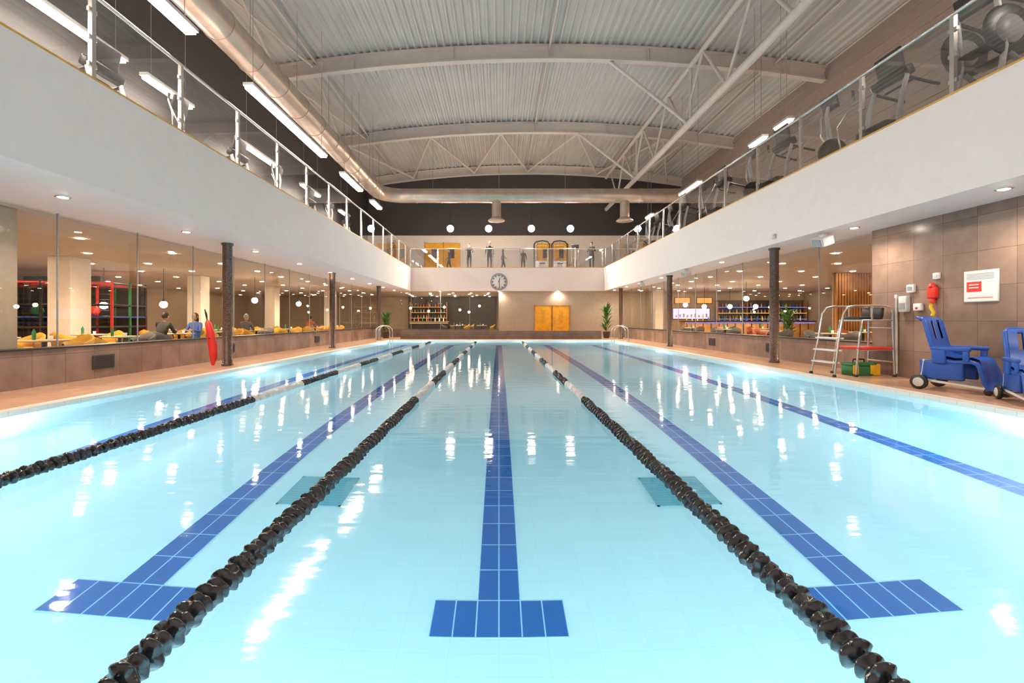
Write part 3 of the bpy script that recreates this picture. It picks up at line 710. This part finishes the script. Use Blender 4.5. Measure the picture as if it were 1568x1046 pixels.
    for sx in (-1,1):
        mb.ball(h+V((sx*.03,.092,.008)),(.012,.008,.007),'signw',8,6); mb.ball(h+V((sx*.03,.099,.008)),.005,'black',8,6)
        mb.ball(h+V((sx*.078,0,-.01)),(.012,.022,.032),'skin',10,6)
        mb.box(h.x+sx*.03-.015,h.x+sx*.03+.015,h.y+.09,h.y+.1,h.z+.024,h.z+.03,hair)
    mb.tube([h+V((-.022,.092,-.06)),h+V((0,.1,-.062)),h+V((.022,.092,-.06))],.005,'clothR',6)
    for q,sx in (('L',-1),('R',1)):
        w=V(J['wr'+q]);p=V(J['pa'+q]); d=(p-w).normalized(); up=V((0,0,1)) if abs(d.z)<.7 else V((0,1,0))
        side=d.cross(up).normalized(); nrm=side.cross(d)
        for i,(o,l) in enumerate(((-.027,.062),(-.009,.075),(.009,.07),(.027,.052))):
            a=p+side*o; mb.tube([a,a+d*(l*.5)-nrm*.004,a+d*(l*.8)-nrm*.018,a+d*l-nrm*.034],[.0095,.009,.008,.006],'skin',7)
        a=w+d*.03-side*sx*.025; mb.tube([a,a+d*.025-side*sx*.025,a+d*.055-side*sx*.03],[.012,.01,.007],'skin',7)
    mb.build(name,loc,(0,0,rot),s)
PI=math.pi
person('person',(-2.05,31.4,ZT),PI,'rail',shirt='clothD')
person('person',(-.65,31.4,ZT),PI+.2,'stand',shirt='clothD',s=1.08)
person('person',(-3.6,33,ZT),PI/2,'walk',shirt='clothG',s=.95)
person('person',(.3,33,ZT),-PI/2,'walk',shirt='clothG',long=True,s=.92)
person('person',(1.75,33,ZT),PI,'stand',shirt='clothD',long=True,s=.92)
person('person',(6.4,31.4,ZT),PI-.4,'rail',shirt='clothD',s=1.05)
person('person',(-6.9,30.2,ZT),PI*.5,'rail',shirt='clothD')
person('person',(-6.7,27.6,ZT),-PI*.5,'rail',shirt='clothG')
person('person',(-9.7,13.02,D),0,'sit_lean',shirt='clothD',sleeve=True)
person('person',(-9.7,14.58,D),PI,'sit',shirt='clothB',long=True)
person('person',(-9.7,17.42,D),0,'sit',shirt='clothG',hair='hairG')
person('person',(-9.7,23.22,D),0,'sit_lean',shirt='clothR')
# ---------------------------------------------------------------- gym equipment
def treadmill(x,y,rot):
    mb=MB(); mb.box(-.4,.4,-.95,.95,.04,.16,'grey',bev=.03); mb.box(-.27,.27,-.9,.7,.16,.175,'black'); mb.box(-.4,-.29,-.9,.75,.16,.2,'lgrey',bev=.01); mb.box(.29,.4,-.9,.75,.16,.2,'lgrey',bev=.01)
    mb.box(-.38,.38,.62,.98,.1,.32,'black',bev=.06)
    for sx in (-1,1):
        mb.tube([(sx*.38,.75,.12),(sx*.38,.68,.7),(sx*.37,.55,1.2)],[.05,.045,.04],'lgrey'); mb.tube([(sx*.37,.55,1.12),(sx*.37,.15,1.02),(sx*.37,-.05,.98)],.028,'black')
        for fy in (-.85,.85): mb.lathe((sx*.33,fy,0),[(.04,0),(.04,.05)],'black',12)
    mb.box(-.42,.42,.45,.62,1.15,1.35,'black',bev=.04,R=Rx(-.4)); mb.box(-.3,.3,.56,.61,1.35,1.75,'black',bev=.02,R=Rx(-.2)); mb.box(-.26,.26,.552,.562,1.39,1.71,'screenb',R=Rx(-.2),piv=(0,.585,1.55))
    mb.tube([(-.3,.4,1.1),(.3,.4,1.1)],.025,'black'); mb.build('treadmill',(x,y,ZT),(0,0,rot))
def elliptical(x,y,rot):
    mb=MB(); mb.box(-.3,.3,-.9,-.8,0,.08,'grey',bev=.02); mb.box(-.3,.3,.7,.8,0,.08,'grey',bev=.02); mb.box(-.05,.05,-.85,.75,.04,.12,'grey',bev=.02)
    mb.lathe((-.06,.45,.42),[(.1,0),(.32,.0),(.33,.02),(.33,.1),(.32,.12),(.1,.12)],'black',28,'x'); mb.tube([(0,.5,.6),(0,.6,1.3),(0,.55,1.5)],[.06,.045,.04],'lgrey')
    for sx in (-1,1):
        mb.tube([(sx*.22,-.6,.25+.1*sx),(sx*.2,.4,.45+.12*sx)],.03,'chrome'); mb.box(sx*.22-.08,sx*.22+.08,-.55,-.2,.3+.1*sx,.36+.1*sx,'black',bev=.02)
        mb.tube([(sx*.2,.4,.45+.12*sx),(sx*.25,.55,.9),(sx*.27,.42+.12*sx,1.3),(sx*.25,.3+.14*sx,1.6),(sx*.2,.28+.14*sx,1.75)],.022,'chrome'); mb.tube([(sx*.25,.3+.14*sx,1.55),(sx*.2,.28+.14*sx,1.78)],.03,'black')
    mb.box(-.25,.25,.5,.56,1.4,1.75,'black',bev=.02,R=Rx(-.25)); mb.box(-.2,.2,.495,.502,1.45,1.7,'screenb',R=Rx(-.25),piv=(0,.53,1.575)); mb.build('elliptical_trainer',(x,y,ZT),(0,0,rot))
def bike(x,y,rot):
    mb=MB(); mb.box(-.27,.27,-.55,-.47,0,.07,'black',bev=.02); mb.box(-.27,.27,.55,.63,0,.07,'black',bev=.02)
    mb.tube([(0,-.5,.05),(0,0,.35),(0,.55,.1)],.04,'grey'); mb.tube([(0,0,.3),(0,-.25,.95)],.035,'grey'); mb.tube([(0,.05,.3),(0,.4,1.1)],.04,'grey')
    mb.lathe((-.03,.45,.42),[(.05,0),(.2,.0),(.27,.0),(.29,.02),(.27,.05),(.05,.05)],'chrome',32,'x'); mb.lathe((.06,0,.33),[(.02,0),(.11,0),(.11,.02),(.02,.02)],'black',20,'x')
    mb.box(-.12,.12,-.42,-.14,.95,1.02,'black',bev=.03); mb.tube([(-.22,.65,1.2),(-.2,.42,1.15),(.2,.42,1.15),(.22,.65,1.2)],.02,'black')
    for sx in (-1,1): mb.tube([(sx*.1,0,.33),(sx*.13,.1*sx,.33-.14*sx)],.014,'chrome',8); mb.box(sx*.19-.05,sx*.19+.05,.1*sx-.05,.1*sx+.05,.17 if sx>0 else .45,.2 if sx>0 else .48,'black')
    mb.box(-.12,.12,.44,.48,1.2,1.4,'black',bev=.015,R=Rx(-.3)); mb.build('exercise_bike',(x,y,ZT),(0,0,rot))
def stepmill(x,y,rot):
    mb=MB()
    mb.box(-.35,.35,-.5,.6,0,.1,'grey',bev=.03)
    for sx in (-1,1):
        mb.lathe((sx*.33,.3,.95),[(.16,-.03),(.36,-.03),(.4,0),(.36,.03),(.16,.03)],'black',30,'x'); mb.lathe((sx*.33,.3,.95),[(.02,-.04),(.22,-.035),(.23,0),(.22,.035),(.02,.04)],'grey',30,'x')
        mb.tube([(sx*.33,-.4,.1),(sx*.33,.3,.6)],.04,'grey'); mb.tube([(sx*.33,.45,.1),(sx*.33,.35,.7),(sx*.3,.45,1.5)],.04,'lgrey'); mb.tube([(sx*.33,.4,1.45),(sx*.36,0,1.35),(sx*.36,-.35,1.1)],.028,'black')
    for i in range(4): mb.box(-.3,.3,-.4+i*.2,-.16+i*.2,.22+i*.2,.26+i*.2,'black',bev=.01)
    mb.box(-.32,.32,.42,.48,1.45,1.8,'black',bev=.02,R=Rx(-.2)); mb.box(-.26,.26,.412,.42,1.5,1.76,'screenb',R=Rx(-.2),piv=(0,.45,1.62)); mb.build('stair_climber',(x,y,ZT),(0,0,rot))
stepmill(8.1,5.9,PI/2); stepmill(8.1,7.3,PI/2)
for i,y in enumerate((9.0,10.7,12.4,14.0,15.7,17.4,19,20.6,22.2,23.8,25.4)):
    (elliptical if i%2==1 else treadmill)(8.3,y,PI/2)
bike(10.4,8,PI/2); bike(10.4,10,PI/2)
for i,y in enumerate((6.5,8.7,10.8,13.2,15.6,18.2,20.5,22.5)):
    (elliptical if i%2==0 else treadmill)(-8.1,y,-PI/2)
def cable(x,y):
    mb=MB()
    for sx in (-1,1): mb.box(sx*.55-.04,sx*.55+.04,-.04,.04,0,1.9,'black'); mb.box(sx*.55-.06,sx*.55+.06,-.35,.35,0,.07,'black',bev=.02); mb.tube([(sx*.4,0,.1),(sx*.4,0,1.85)],.012,'chrome',8)
    mb.tube([(-.55,0,1.85),(-.4,0,2.05),(0,0,2.12),(.4,0,2.05),(.55,0,1.85)],.045,'black')
    for i in range(8): mb.box(-.45,.45,-.09,.09,.12+i*.07,.18+i*.07,'grey',bev=.008)
    mb.box(-.2,.2,-.4,-.05,.45,.52,'black',bev=.03); mb.box(-.05,.05,-.25,-.18,0,.47,'grey'); mb.tube([(-.35,-.1,1.75),(0,-.12,1.8),(.35,-.1,1.75)],.018,'chrome'); mb.tube([(0,0,2.1),(0,-.12,1.8)],.008,'black',6)
    mb.build('cable_machine',(x,y,ZT))
for x in (3.05,4.3): cable(x,32.3)
elliptical(5.3,32.2,PI)
# ---------------------------------------------------------------- world, camera
w=bpy.data.worlds.new('world'); sc.world=w; w.use_nodes=True; w.node_tree.nodes['Background'].inputs[0].default_value=(.02,.025,.04,1)
cam=bpy.data.cameras.new('camera'); co=bpy.data.objects.new('camera',cam); sc.collection.objects.link(co)
co.location=(0,0,C); co.rotation_euler=(math.pi/2,0,0); cam.lens=16; cam.sensor_width=36; cam.sensor_fit='HORIZONTAL'
cam.shift_x=20/1568; cam.shift_y=-33/1568; cam.clip_start=.05
sc.camera=co
sc.view_settings.view_transform='Standard'; sc.view_settings.look='None'; sc.view_settings.exposure=0
